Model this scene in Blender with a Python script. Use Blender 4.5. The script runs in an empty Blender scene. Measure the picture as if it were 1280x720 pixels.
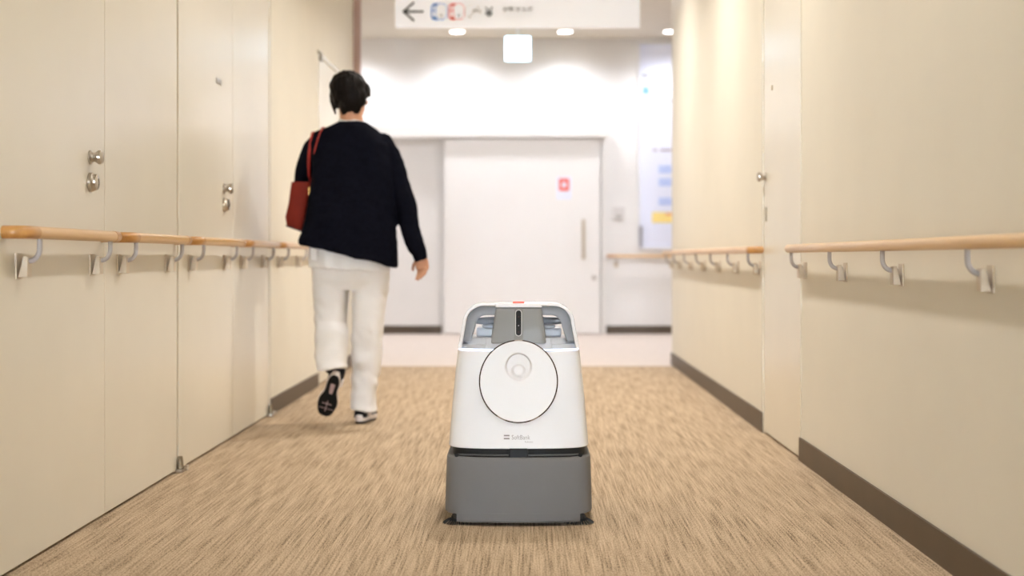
import bpy, bmesh, math, random
from mathutils import Vector, Matrix, noise
from mathutils.bvhtree import BVHTree
PI = math.pi
random.seed(7)
SC = bpy.context.scene
COL = SC.collection

# ------------------------------------------------------------------ camera
F = 1750.0                      # focal length in pixels of a 1280 wide frame
CAM_Z = 0.78
cam = bpy.data.cameras.new('camera'); cam_ob = bpy.data.objects.new('camera', cam); COL.objects.link(cam_ob)
cam.sensor_width = 36; cam.lens = F / 1280 * 36
cam_ob.location = (0, 0, CAM_Z); cam_ob.rotation_euler = (PI / 2, 0, 0)
cam.shift_x = -20 / 1280; cam.shift_y = -38 / 1280
cam.dof.use_dof = True; cam.dof.focus_distance = 4.12; cam.dof.aperture_fstop = 2.2
SC.camera = cam_ob

# ------------------------------------------------------------------ world, exposure
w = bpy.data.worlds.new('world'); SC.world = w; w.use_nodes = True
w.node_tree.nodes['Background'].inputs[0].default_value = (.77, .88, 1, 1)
w.node_tree.nodes['Background'].inputs[1].default_value = 60  # sky strength set to light the robot's front through the added doorway
vs = SC.view_settings
vs.view_transform = 'Standard'; vs.look = 'None'; vs.gamma = 1; vs.use_curve_mapping = False
vs.exposure = 0.12
CORRIDOR_W, HALL_W = (4, 4, 4, 6, 12, 20, 26, 25), 16.5
CORRIDOR_COL, HALL_COL = (1, .95, .885), (.95, .98, 1.08)

# ------------------------------------------------------------------ dimensions
XL, XR = -1.2756, 1.05          # faces of the corridor walls
YE, YB = 10.22, -8.0            # mouth of the corridor, back of the corridor
ZC, ZH = 2.90, 3.02             # ceilings of corridor and hall
YW = 14.30                      # end wall of the hall
HX0, HX1 = -5.5, 5.0

# ------------------------------------------------------------------ materials
MATS = {}
def nt(name):
    m = bpy.data.materials.new(name); m.use_nodes = True
    n = m.node_tree.nodes; l = m.node_tree.links
    return m, n, l, n['Principled BSDF']
def mat(name, col, rough=.5, metal=0, var=.04, scale=6, bump=0, bscale=200, emit=0, ecol=None, coat=0, sheen=0, stretch=None, spec=None):
    if name in MATS: return MATS[name]
    m, n, l, b = nt(name)
    b.inputs['Roughness'].default_value = rough; b.inputs['Metallic'].default_value = metal
    tc = n.new('ShaderNodeTexCoord'); src = tc.outputs['Object']
    if stretch:
        mp = n.new('ShaderNodeMapping'); mp.inputs['Scale'].default_value = stretch; l.new(src, mp.inputs[0]); src = mp.outputs[0]
    ns = n.new('ShaderNodeTexNoise'); ns.inputs['Scale'].default_value = scale; ns.inputs['Detail'].default_value = 3
    l.new(src, ns.inputs['Vector'])
    r = n.new('ShaderNodeValToRGB')
    r.color_ramp.elements[0].position = .3; r.color_ramp.elements[1].position = .7
    r.color_ramp.elements[0].color = [max(0, c * (1 - var)) for c in col] + [1]
    r.color_ramp.elements[1].color = [min(1, c * (1 + var)) for c in col] + [1]
    l.new(ns.outputs['Fac'], r.inputs[0]); l.new(r.outputs[0], b.inputs['Base Color'])
    if bump:
        n2 = n.new('ShaderNodeTexNoise'); n2.inputs['Scale'].default_value = bscale; n2.inputs['Detail'].default_value = 4
        l.new(src, n2.inputs['Vector'])
        bp = n.new('ShaderNodeBump'); bp.inputs['Strength'].default_value = bump; bp.inputs['Distance'].default_value = .002
        l.new(n2.outputs['Fac'], bp.inputs['Height']); l.new(bp.outputs[0], b.inputs['Normal'])
    if emit:
        b.inputs['Emission Color'].default_value = list(ecol or col) + [1]; b.inputs['Emission Strength'].default_value = emit
    if coat:
        b.inputs['Coat Weight'].default_value = coat; b.inputs['Coat Roughness'].default_value = .08
    if sheen: b.inputs['Sheen Weight'].default_value = sheen
    if spec is not None: b.inputs['Specular IOR Level'].default_value = spec
    MATS[name] = m
    return m
def carpet_mat():
    m, n, l, b = nt('striped_carpet'); b.inputs['Roughness'].default_value = .95; b.inputs['Specular IOR Level'].default_value = .1
    tc = n.new('ShaderNodeTexCoord')
    def nz(sc, detail=2):
        mp = n.new('ShaderNodeMapping'); mp.inputs['Scale'].default_value = sc; l.new(tc.outputs['Object'], mp.inputs[0])
        t = n.new('ShaderNodeTexNoise'); t.inputs['Scale'].default_value = 1; t.inputs['Detail'].default_value = detail
        l.new(mp.outputs[0], t.inputs['Vector']); return t.outputs['Fac']
    def math_(op, a, bb):
        q = n.new('ShaderNodeMath'); q.operation = op
        for i, v in enumerate((a, bb)):
            if isinstance(v, (int, float)): q.inputs[i].default_value = v
            else: l.new(v, q.inputs[i])
        return q.outputs[0]
    s1 = nz((200, 3.5, 1), 1); s2 = nz((360, 85, 1), 1); s3 = nz((34, 1.6, 1), 2)
    v = math_('ADD', math_('MULTIPLY', s1, .36), math_('ADD', math_('MULTIPLY', s2, .50), math_('MULTIPLY', s3, .14)))
    r = n.new('ShaderNodeValToRGB'); e = r.color_ramp.elements
    e[0].position = .36; e[0].color = (.13, .09, .057, 1)
    e[1].position = .64; e[1].color = (.66, .515, .37, 1)
    q = e.new(.47); q.color = (.43, .325, .22, 1)
    l.new(v, r.inputs[0]); l.new(r.outputs[0], b.inputs['Base Color'])
    bp = n.new('ShaderNodeBump'); bp.inputs['Strength'].default_value = .55; bp.inputs['Distance'].default_value = .004
    l.new(v, bp.inputs['Height']); l.new(bp.outputs[0], b.inputs['Normal'])
    return m
def wood_mat(name, a, bcol):
    m, n, l, b = nt(name); b.inputs['Roughness'].default_value = .32; b.inputs['Coat Weight'].default_value = .4; b.inputs['Coat Roughness'].default_value = .2
    tc = n.new('ShaderNodeTexCoord'); mp = n.new('ShaderNodeMapping'); mp.inputs['Scale'].default_value = (60, 2.5, 60)
    l.new(tc.outputs['Object'], mp.inputs[0]); t = n.new('ShaderNodeTexNoise'); t.inputs['Scale'].default_value = 1; t.inputs['Detail'].default_value = 4
    l.new(mp.outputs[0], t.inputs['Vector']); r = n.new('ShaderNodeValToRGB')
    r.color_ramp.elements[0].position = .3; r.color_ramp.elements[1].position = .7
    r.color_ramp.elements[0].color = a + (1,); r.color_ramp.elements[1].color = bcol + (1,)
    l.new(t.outputs['Fac'], r.inputs[0]); l.new(r.outputs[0], b.inputs['Base Color'])
    return m

M_WALL = mat('cream_wallpaper', (.80, .757, .655), .55, spec=.25, var=.015, scale=3, bump=.05, bscale=350)
M_HWALL = mat('hall_wallpaper', (.84, .82, .79), .6, var=.02, scale=3)
M_DOOR = mat('cream_door_laminate', (.80, .757, .65), .26, var=.02, scale=2)
M_HDOOR = mat('white_door_laminate', (.86, .83, .79), .4, var=.015, scale=2)
M_GAP = mat('dark_gap', (.02, .017, .012), .9)
M_BASE = mat('brown_skirting', (.085, .056, .032), .45, var=.08)
M_CEIL = mat('ceiling_board', (.74, .68, .57), .9, var=.02)
M_CARPET = carpet_mat()
M_HFLOOR = mat('hall_vinyl', (.66, .56, .48), .5, var=.06, scale=14, bump=.03)
M_TRIM = mat('brown_metal_trim', (.40, .26, .21), .4)
M_JAMB = mat('jamb_paint', (.62, .55, .44), .5)
M_WOOD = wood_mat('maple_rail', (.60, .35, .125), (.72, .46, .195))
M_WOOD2 = wood_mat('amber_rail_elbow', (.44, .20, .05), (.57, .29, .085))
M_BRKT = mat('bracket_cream', (.62, .53, .41), .45)
M_ARM = mat('bracket_arm_grey', (.40, .37, .355), .5)
M_STEEL = mat('brushed_steel', (.52, .48, .43), .28, metal=1)
M_DSTEEL = mat('bronze_steel', (.22, .18, .12), .45, metal=.6)

# ------------------------------------------------------------------ helpers
def link(o): COL.objects.link(o); return o
def mesh_obj(name, bm, m, parent=None, smooth=False, mats=None):
    me = bpy.data.meshes.new(name)
    bmesh.ops.recalc_face_normals(bm, faces=bm.faces[:])
    bm.to_mesh(me); bm.free()
    for mm in (mats or [m]): me.materials.append(mm)
    if smooth:
        for p in me.polygons: p.use_smooth = True
        try: me.set_sharp_from_angle(angle=math.radians(38 if smooth is True else smooth))
        except Exception: pass
    o = link(bpy.data.objects.new(name, me))
    if parent: o.parent = parent
    return o
def tag(o, label, cat, group=None, kind=None):
    if label: o['label'] = label
    if cat: o['category'] = cat
    if group: o['group'] = group
    if kind: o['kind'] = kind
    return o
def empty(name, loc=(0, 0, 0), rz=0):
    o = link(bpy.data.objects.new(name, None)); o.location = loc; o.rotation_euler = (0, 0, rz); o.empty_display_size = .1
    return o
def box(bm, x0, x1, y0, y1, z0, z1, bev=0):
    r = bmesh.ops.create_cube(bm, size=1)
    vs_ = r['verts']
    for v in vs_:
        v.co = Vector(((x0 + x1) / 2 + v.co.x * (x1 - x0), (y0 + y1) / 2 + v.co.y * (y1 - y0), (z0 + z1) / 2 + v.co.z * (z1 - z0)))
    if bev:
        es = list({e for v in vs_ for e in v.link_edges})
        bmesh.ops.bevel(bm, geom=es, offset=bev, segments=2, affect='EDGES', profile=.6)
    return bm
def B(*a, bev=0):
    return box(bmesh.new(), *a, bev=bev)
def frames(pts):
    pts = [Vector(p) for p in pts]; out = []; up = None
    for i, p in enumerate(pts):
        a = pts[max(0, i - 1)]; c = pts[min(len(pts) - 1, i + 1)]
        t = (c - a).normalized()
        if up is None:
            up = Vector((0, 0, 1)) if abs(t.z) < .9 else Vector((0, 1, 0))
        s = t.cross(up).normalized(); up = s.cross(t).normalized()
        out.append((p, s, up.copy()))
    return out
def tube(bm, pts, rad, seg=14, cap=True, spline=0):
    """rad: number, list of numbers, or list of (side, up) radii"""
    n0 = len(pts)
    if not isinstance(rad, (list, tuple)): rad = [rad] * n0
    rad = [(r, r) if not isinstance(r, (list, tuple)) else tuple(r) for r in rad]
    if spline:
        pts = [Vector(p) for p in pts]
        def cr(a, b, c, d, t): return .5 * ((2 * b) + (c - a) * t + (2 * a - 5 * b + 4 * c - d) * t * t + (3 * b - a - 3 * c + d) * t ** 3)
        P2, R2 = [], []
        for i in range(n0 - 1):
            q = [pts[max(0, i - 1)], pts[i], pts[i + 1], pts[min(n0 - 1, i + 2)]]
            for k in range(spline):
                t = k / spline
                P2.append(cr(*q, t)); R2.append(tuple(rad[i][j] * (1 - t) + rad[i + 1][j] * t for j in (0, 1)))
        P2.append(pts[-1]); R2.append(rad[-1]); pts, rad = P2, R2
    rings = []
    for (p, s, u), (ra, rb) in zip(frames(pts), rad):
        rings.append([bm.verts.new(p + s * ra * math.cos(2 * PI * k / seg) + u * rb * math.sin(2 * PI * k / seg)) for k in range(seg)])
    for a, b in zip(rings, rings[1:]):
        for k in range(seg): bm.faces.new((a[k], a[(k + 1) % seg], b[(k + 1) % seg], b[k]))
    if cap:
        bm.faces.new(rings[0][::-1]); bm.faces.new(rings[-1])
    return bm
def loft(bm, rings, cap=True):
    R = [[bm.verts.new(p) for p in r] for r in rings]; n = len(R[0])
    for a, b in zip(R, R[1:]):
        for k in range(n): bm.faces.new((a[k], a[(k + 1) % n], b[(k + 1) % n], b[k]))
    if cap:
        bm.faces.new(R[0][::-1]); bm.faces.new(R[-1])
    return bm
def ellipsoid(bm, c, r, rot=None, seg=24):
    q = bmesh.ops.create_uvsphere(bm, u_segments=seg, v_segments=seg // 2, radius=1)['verts']
    mx = rot or Matrix.Identity(3)
    for v in q: v.co = Vector(c) + mx @ Vector((v.co.x * r[0], v.co.y * r[1], v.co.z * r[2]))
    return bm
def cyl(bm, c, axis, r, h, seg=24, r2=None):
    a = Vector(axis).normalized(); c = Vector(c)
    tube(bm, [c, c + a * h], [r, r2 if r2 is not None else r], seg)
    return bm
def lathe(bm, c, axis, prof, seg=24):
    """prof: (distance along axis, radius)"""
    a = Vector(axis).normalized(); c = Vector(c)
    ref = Vector((0, 0, 1)) if abs(a.z) < .9 else Vector((1, 0, 0))
    s = a.cross(ref).normalized(); u = s.cross(a)
    loft(bm, [[c + a * d + (s * math.cos(2 * PI * k / seg) + u * math.sin(2 * PI * k / seg)) * max(r, 1e-4) for k in range(seg)] for d, r in prof])
    return bm
def remesh(bm, voxel, smooth=0, factor=.5, iters=None):
    me = bpy.data.meshes.new('tmp'); bmesh.ops.recalc_face_normals(bm, faces=bm.faces[:]); bm.to_mesh(me); bm.free()
    o = link(bpy.data.objects.new('tmp', me))
    r = o.modifiers.new('r', 'REMESH'); r.mode = 'VOXEL'; r.voxel_size = voxel
    if smooth:
        s = o.modifiers.new('s', 'SMOOTH'); s.factor = factor; s.iterations = smooth
    dg = bpy.context.evaluated_depsgraph_get()
    ev = o.evaluated_get(dg).to_mesh()
    out = bmesh.new(); out.from_mesh(ev)
    o.evaluated_get(dg).to_mesh_clear()
    bpy.data.objects.remove(o); bpy.data.meshes.remove(me)
    return out
def text_bm(s, size, align='LEFT', bold=0):
    c = bpy.data.curves.new('tmp_text', 'FONT'); c.body = s; c.size = size; c.align_x = align; c.offset = bold; c.resolution_u = 3
    o = link(bpy.data.objects.new('tmp_text', c))
    dg = bpy.context.evaluated_depsgraph_get()
    me = o.evaluated_get(dg).to_mesh(); bm = bmesh.new(); bm.from_mesh(me)
    o.evaluated_get(dg).to_mesh_clear(); bpy.data.objects.remove(o); bpy.data.curves.remove(c)
    return bm
def plate_bm(poly, y, th):
    """flat outline in x,z standing at depth y, th thick towards the viewer's side (-y)"""
    bm = bmesh.new()
    loft(bm, [[Vector((x, y, z)) for x, z in poly], [Vector((x, y - th, z)) for x, z in poly]])
    return bm

# ------------------------------------------------------------------ the setting
def struct(name, bm, m, label, cat, parent=None, **k):
    o = mesh_obj(name, bm, m, parent, **k)
    if not parent: tag(o, label, cat, kind='structure')
    return o
struct('floor', B(XL - .2, XR + .2, YB, 10.06, -.12, 0), M_CARPET, 'beige and brown striped carpet along the corridor', 'floor')
struct('floor_hall', B(HX0, HX1, 10.06, YW + .2, -.12, .001), M_HFLOOR, 'smooth pale beige floor of the hall beyond the carpet', 'floor')
struct('ceiling', B(XL - .2, XR + .2, YB, YE, ZC, ZC + .12), M_CEIL, 'plain ceiling over the corridor', 'ceiling')
struct('ceiling_hall', B(HX0, HX1, YE, YW + .2, ZH, ZH + .12), M_CEIL, 'tan ceiling of the hall with round downlights', 'ceiling')
DX0, DX1, DZ1 = -.95, .75, 2.2      # unseen doorway added behind the viewer, lets cool light onto the robot
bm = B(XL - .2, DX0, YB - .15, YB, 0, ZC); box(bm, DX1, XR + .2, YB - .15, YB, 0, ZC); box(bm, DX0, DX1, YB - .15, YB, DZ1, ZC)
struct('wall_back', bm, M_WALL, 'cream wall behind the viewer with a doorway added for daylight', 'wall')
bm = B(DX0, DX0 + .05, YB - .12, YB - .06, 0, DZ1); box(bm, DX1 - .05, DX1, YB - .12, YB - .06, 0, DZ1); box(bm, DX0, DX1, YB - .12, YB - .06, DZ1 - .05, DZ1)
struct('trim_7', bm, M_TRIM, 'brown frame of the unseen doorway added behind the viewer', 'trim')
pl = bpy.data.lights.new('added_doorway_portal', 'AREA'); pl.shape = 'RECTANGLE'; pl.size = DX1 - DX0; pl.size_y = DZ1; pl.cycles.is_portal = True
po_ = link(bpy.data.objects.new('added_doorway_portal', pl)); po_.location = ((DX0 + DX1) / 2, YB - .16, DZ1 / 2); po_.rotation_euler = (PI / 2, 0, PI)
struct('floor_threshold', B(XL - .2, XR + .2, YB - 3, YB, -.12, -.002), M_HFLOOR, 'pale paving outside the unseen doorway added behind the viewer', 'floor')
L1, L2, L3, L4, L5 = 3.34, 4.22, 5.10, 6.05, 6.89        # seams of the left door leaves
D1, D2, DT = 8.52, 9.44, 2.01                            # far left door
LT = 2.42
bm = bmesh.new(); XB = XL - .2
box(bm, XB, XL, YB, L1, 0, ZC); box(bm, XB, XL, L1, L5, LT, ZC); box(bm, XB, XL - .07, L1, L5, 0, LT)
box(bm, XB, XL, L5, D1, 0, ZC); box(bm, XB, XL, D1, D2, DT, ZC); box(bm, XB, XL - .07, D1, D2, 0, DT)
box(bm, XB, XL, D2, YE, 0, ZC); box(bm, XB, XL, YE - .01, YE, ZC, ZH + .12)
struct('wall_left', bm, M_WALL, 'cream corridor wall on the left with flush doors', 'wall')
R1, R2, RT = 5.40, 6.23, 2.35
bm = bmesh.new(); XB = XR + .2
box(bm, XR, XB, YB, R1, 0, ZC); box(bm, XR, XB, R1, R2, RT, ZC); box(bm, XR + .07, XB, R1, R2, 0, RT); box(bm, XR, XB, R2, YE, 0, ZC)
struct('wall_right', bm, M_WALL, 'cream corridor wall on the right with wooden handrails', 'wall')
struct('wall_end', B(HX0, HX1, YW, YW + .2, 0, ZH), M_HWALL, 'bright white wall at the end of the hall', 'wall')
struct('wall_hall_left', B(HX0 - .15, HX0, YE - .2, YW + .2, 0, ZH), M_HWALL, 'far left end wall of the hall', 'wall')
struct('wall_hall_right', B(HX1, HX1 + .15, YE - .2, YW + .2, 0, ZH), M_HWALL, 'far right end wall of the hall', 'wall')
struct('wall_front_left', B(HX0, XL - .2, YE - .2, YE, 0, ZH), M_HWALL, 'hall wall left of the corridor mouth', 'wall')
struct('wall_front_right', B(XR + .2, HX1, YE - .2, YE, 0, ZH), M_HWALL, 'hall wall right of the corridor mouth', 'wall')
struct('wall_lintel', B(XL - .2, XR + .2, YE - .12, YE, ZC + .12, ZH + .12), M_HWALL, 'strip of wall above the corridor mouth', 'wall')

def baseboard(name, bm, label): struct(name, bm, M_BASE, label, 'baseboard')
T = .008
bm = B(XL, XL + T, L5 + .02, D1 - .03, 0, .082); box(bm, XL, XL + T, D2 + .03, YE, 0, .082); box(bm, XL, XL + T, YB, L1 - .02, 0, .082)
baseboard('baseboard_left', bm, 'dark brown skirting along the left corridor wall')
baseboard('baseboard_right_near', B(XR - T, XR, YB, R1 - .01, 0, .088), 'dark brown skirting below the near right handrail')
bm = B(XR - T, XR, R2 + .01, YE, 0, .088); box(bm, XR - T, XR + .2, YE, YE + T, 0, .088)
baseboard('baseboard_right_far', bm, 'dark brown skirting below the far right handrail')
bm = B(HX0, -.88, YW - .012, YW, 0, .085)
baseboard('baseboard_end_left', bm, 'dark skirting left of the sliding door')
baseboard('baseboard_end_right', B(.79, HX1, YW - .012, YW, 0, .085), 'dark skirting right of the sliding door')
struct('trim_1', B(XL - .1, XL + .052, YE, YE + .06, 0, ZH, bev=.004), M_TRIM, 'brown metal post at the left corner of the corridor mouth', 'trim')
struct('trim_2', B(XL - .065, XL - .012, L3 - .012, L3 + .012, 0, LT), M_JAMB, 'narrow post between the two left double doors', 'trim')
bm = B(XL - .02, XL + .004, L5 + .004, L5 + .03, 0, LT + .03); box(bm, XL - .02, XL + .004, L1 - .03, L1 - .004, 0, LT + .03); box(bm, XL - .02, XL + .004, L1 - .03, L5 + .03, LT + .004, LT + .03)
struct('trim_3', bm, M_DOOR, 'slim cream frame around the left double doors', 'trim')
bm = B(XR - .004, XR + .03, R1 - .03, R1 - .003, 0, RT + .03); box(bm, XR - .004, XR + .03, R2 + .003, R2 + .03, 0, RT + .03); box(bm, XR - .004, XR + .03, R1 - .03, R2 + .03, RT + .003, RT + .03)
struct('trim_4', bm, M_DOOR, 'slim cream frame around the right door', 'trim')
bm = B(XL - .03, XL + .005, D1 - .03, D1 - .003, 0, DT + .03); box(bm, XL - .03, XL + .005, D2 + .003, D2 + .03, 0, DT + .03); box(bm, XL - .03, XL + .005, D1 - .03, D2 + .03, DT + .003, DT + .03)
struct('trim_5', bm, M_DOOR, 'slim cream frame around the far left door', 'trim')

# knob: a round escutcheon and a bulging grip, axis = direction out of the door
def knob(parent, c, ax, r=.021):
    bm = bmesh.new(); lathe(bm, c, ax, [(0, r), (.004, r), (.006, r * .75), (.012, r * .62), (.018, r * .7), (.026, r * 1.0), (.034, r * .95), (.038, r * .6), (.039, 0)])
    mesh_obj('knob', bm, M_STEEL, parent, True)
def thumb_turn(parent, c, ax, r=.028):
    bm = bmesh.new(); lathe(bm, c, ax, [(0, r), (.010, r), (.013, r * .9), (.016, r * .86), (.022, r * .82), (.024, r * .6), (.0245, 0)])
    t = mesh_obj('lock_rose', bm, M_STEEL, parent, True)
    c = Vector(c); a = Vector(ax)
    bm = B(c.x + a.x * .024 - .002, c.x + a.x * .024 + .002, c.y - .002, c.y + .002, c.z - .010, c.z + .010, bev=.0005)
    mesh_obj('turn_piece', bm, M_DSTEEL, t)
def leaf_door(n, y0, y1, label, knobs=None, pivot=None, tagplate=None, top=LT, x=XL, side=1, th=.04):
    """side=1: face looks to +x at x; side=-1: face looks to -x"""
    e = empty('door_%d' % n, (x, y0, 0)); tag(e, label, 'door', kind='structure')
    def loc(bm):
        bmesh.ops.translate(bm, verts=bm.verts[:], vec=(-x, -y0, 0)); return bm
    g = .0025
    bm = B(x - th if side > 0 else x, x if side > 0 else x + th, y0 + g, y1 - g, .009, top - .004, bev=.002)
    mesh_obj('leaf', loc(bm), M_DOOR, e)
    bm = B(min(x - side * .06, x - side * .045), max(x - side * .06, x - side * .045), y0, y1, 0, .03)
    mesh_obj('gap_shade_strip', loc(bm), M_GAP, e)  # near-black strip, stands in for the shade in the gap under the leaf
    if knobs:
        yk, z1, z2 = knobs
        knob(e, (side * .0005, yk - y0, z1), (side, 0, 0)); thumb_turn(e, (side * .0005, yk - y0, z2), (side, 0, 0))
    if pivot is not None:
        for s, yy in [(0, pivot)]:
            yy -= y0
            bm = B(0, .026, yy - .028, yy + .018, .001, .014, bev=.003); p = mesh_obj('floor_pivot', bm, M_STEEL, e)
            bm = bmesh.new(); tube(bm, [(.014, yy - .006, .012), (.012, yy - .006, .058)], [(.013, .016), (.009, .013)], 16); mesh_obj('pivot_post', bm, M_DSTEEL, p, True)
            bm = B(.004, .030, yy + .034, yy + .052, .001, .020, bev=.003); mesh_obj('pivot_stop', bm, M_BRKT, p)
    if tagplate:
        yt, zt = tagplate
        mesh_obj('name_tag', B(0, .003, yt - y0 - .045, yt - y0 + .045, zt - .011, zt + .011), mat('tag_grey', (.42, .40, .37), .4), e)
    return e
leaf_door(1, L1, L2, 'large cream leaf with knobs nearest the viewer on the left', (4.075, 1.072, 1.000))
leaf_door(2, L2, L3 - .012, 'plain cream leaf between the two sets of knobs', pivot=L3 - .01)
leaf_door(3, L3 + .012, L4, 'cream leaf with small grey tag and far knobs', (5.87, 1.069, 1.001), tagplate=(5.77, 1.506))
leaf_door(4, L4, L5, 'narrow plain cream leaf beside the brown skirting on the left', pivot=L5 - .01)
e = leaf_door(5, D1, D2, 'far left cream door next to the brown corner post', top=DT)
mesh_obj('closer_plate', B(0, .012, .02, .10, 1.985, 2.035), M_DSTEEL, e)
knob(e, (.0005, D2 - D1 - .07, 1.0), (1, 0, 0))
e = leaf_door(6, R1, R2, 'flush cream door in the right wall between the handrails', top=RT, x=XR, side=-1)
knob(e, (-.0005, R2 - R1 - .045, 1.137), (-1, 0, 0), .021)
mesh_obj('keyhole_slot', B(-.003, .001, R2 - R1 - .075, R2 - R1 - .055, .940, 1.005), M_DSTEEL, e)
mesh_obj('small_catch', B(-.004, .001, R2 - R1 - .22, R2 - R1 - .20, 1.50, 1.52), M_JAMB, e)

# end wall: sliding door, header, handle
def px(x, y, Y): return ((x - 660) * Y / F, CAM_Z + (322 - y) * Y / F)
e = empty('door_7', (0, YW - .10, 0)); tag(e, 'wide white sliding door with long bar handle at the end', 'door', kind='structure')
mesh_obj('leaf', B(-.848, .728, -.02, .02, .012, 1.985, bev=.004), M_HDOOR, e)
h = mesh_obj('bar_handle', B(.545, .577, -.075, -.055, .76, 1.165, bev=.006), mat('handle_wood', (.50, .42, .30), .4), e)
for z in (.80, 1.12): mesh_obj('handle_post', B(.553, .569, -.057, -.018, z - .01, z + .01), M_STEEL, h)
bm = bmesh.new(); lathe(bm, (.668, -.0195, .575), (0, -1, 0), [(0, .024), (.005, .024), (.010, .016), (.012, 0)]); mesh_obj('lock_rose', bm, M_STEEL, e, True)
o = struct('trim_6', box(B(-1.78, .80, YW - .18, YW, 1.995, 2.125, bev=.004), .742, .792, YW - .06, YW, 0, 1.995), M_HDOOR, 'white rail casing above the sliding door and its side post', 'trim')
# stickers on the sliding door
e = empty('door_sticker', (.365, YW - .1205, 1.51)); tag(e, 'white sticker with a red square on the sliding door', 'sticker')
mesh_obj('paper', B(-.075, .075, -.0015, 0, -.14, .09), mat('sticker_white', (.80, .82, .93), .4), e)
bm = bmesh.new(); box(bm, -.05, .05, -.003, -.0015, -.055, .07, bev=0); mesh_obj('red_mark', bm, mat('sticker_red', (.80, .09, .05), .4), e)
mesh_obj('inner_mark', plate_bm([(-.022, -.02), (.022, -.02), (.022, .02), (0, .045), (-.022, .02)], -.003, .001), mat('sticker_white', (1, 1, 1)), e)
# light switch
e = empty('light_switch', (.925, YW, 1.225)); tag(e, 'small grey switch plate on the white end wall', 'switch')
mesh_obj('plate', B(-.06, .06, -.012, 0, -.07, .07, bev=.003), mat('switch_plate', (.66, .63, .60), .4), e)
mesh_obj('rocker', B(-.03, .03, -.018, -.012, -.045, -.01, bev=.002), mat('switch_rocker', (.40, .37, .34), .4), e)

# reception window on the end wall with notices
M_GLAZE = mat('frosted_glazing', (.80, .83, .97), .22, var=.02, scale=1.5)
e = empty('window_1', (0, YW, 0)); tag(e, 'tall bluish white glazed panel covered with notices', 'window', kind='structure')
W0, W1, WZ0, WZ1 = 1.145, 2.60, .885, 2.96
mesh_obj('pane', B(W0, 1.86, -.020, -.008, WZ0, WZ1), M_GLAZE, e)
mesh_obj('pane', B(1.88, W1, -.020, -.008, WZ0, WZ1), M_GLAZE, e)
fr = mat('window_frame_white', (.80, .80, .84), .4)
for a in ((W0 - .02, W0, WZ0, WZ1), (W1, W1 + .02, WZ0, WZ1), (1.86, 1.88, WZ0, WZ1)): mesh_obj('window_frame', B(a[0], a[1], -.026, 0, a[2], a[3]), fr, e)
mesh_obj('window_frame', B(W0 - .02, W1 + .02, -.030, 0, WZ0 - .02, WZ0), fr, e)
mesh_obj('pull_handle', B(W0 - .012, W0 + .022, -.050, -.026, .885, 1.10, bev=.004), mat('pull_grey', (.30, .29, .32), .4), e)
def notice(x, z, wd, h, col, label, lines, lc=(.28, .40, .78), y=YW - .0205, cat='notice', group='notices on the glazed panel'):
    q = empty('notice', (x, y, z)); tag(q, label, cat, group)
    mesh_obj('paper', B(0, wd, -.0012, 0, 0, h), mat('paper_' + label[:18], col, .6), q)
    for (a, b, c, d) in lines:
        mesh_obj('print', B(a * wd, b * wd, -.002, -.0012, c * h, d * h), mat('print_%.2f_%.2f' % lc[:2], lc, .6), q)
BL = (.22, .38, .80)
for i, (yy, lab) in enumerate(((212, 'upper pale blue notice on the glazed panel'), (228, 'middle pale blue notice on the glazed panel'), (252, 'lower pale blue notice just above the yellow one'))):
    x, z = px(822, yy + 5, YW); notice(x, z, .42, .085, (.66, .73, .94), lab, [(.04, .9, .70, .84), (.04, .8, .40, .54), (.04, .9, .12, .26)], (.34, .47, .84))
x, z = px(815, 278.5, YW); notice(x, z, .46, .108, (.93, .73, .25), 'bright yellow notice on the glazed panel', [(.3, .75, .7, .9)], (.8, .35, .2))
x, z = px(814, 190, YW); notice(x, z, .30, .035, (.82, .82, .90), 'thin white slip with dark print above the blue notices', [(.05, .2, .2, .8), (.3, .9, .2, .8)], (.35, .30, .36))
x, z = px(803, 118, YW); notice(x, z, .34, .075, (.82, .84, .95), 'white label with blue square high on the glazed panel', [(0, .2, 0, 1), (.35, .95, .55, .8)], (.20, .42, .85))
x, z = px(802, 97, YW); notice(x, z, .07, .035, (.45, .45, .50), 'tiny grey label highest on the glazed panel', [(.1, .9, .3, .7)], (.3, .3, .34))
x, z = px(832, 128, YW); notice(x, z, .10, .025, (.40, .42, .50), 'tiny dark label beside the corridor corner', [(.1, .9, .3, .7)], (.3, .3, .34))

# ------------------------------------------------------------------ handrails
OFF, RR = .055, .0158
def bracket(parent, y, sgn, zr, first=[None]):
    """on a wall whose face is x=0, corridor towards +x (times sgn)"""
    b = empty('bracket', (0, y, 0)); b.parent = parent
    s = sgn; zb = zr - .085
    bm = B(min(0, s * .005), max(0, s * .005), -.022, .022, zb - .030, zb + .034, bev=.0015); mesh_obj('plate', bm, M_BRKT, b)
    bm = bmesh.new()
    loft(bm, [[Vector((s * .006, yy, zb - .026)), Vector((s * .030, yy, zb - .026)), Vector((s * .030, yy, zb + .024)), Vector((s * .027, yy, zb + .027)), Vector((s * .019, yy, zb + .027))] for yy in (-.017, .017)])
    bmesh.ops.bevel(bm, geom=bm.edges[:], offset=.0015, segments=1, affect='EDGES')
    mesh_obj('wedge', bm, M_BRKT, b)
    bm = bmesh.new()
    tube(bm, [(s * .012, 0, zb + .014), (s * .026, 0, zb + .014), (s * .040, 0, zb + .018), (s * .050, 0, zb + .028), (s * OFF, 0, zb + .044), (s * OFF, 0, zr - .006)], .0068, 12, spline=3)
    mesh_obj('arm', bm, M_ARM, b, True)
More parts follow.
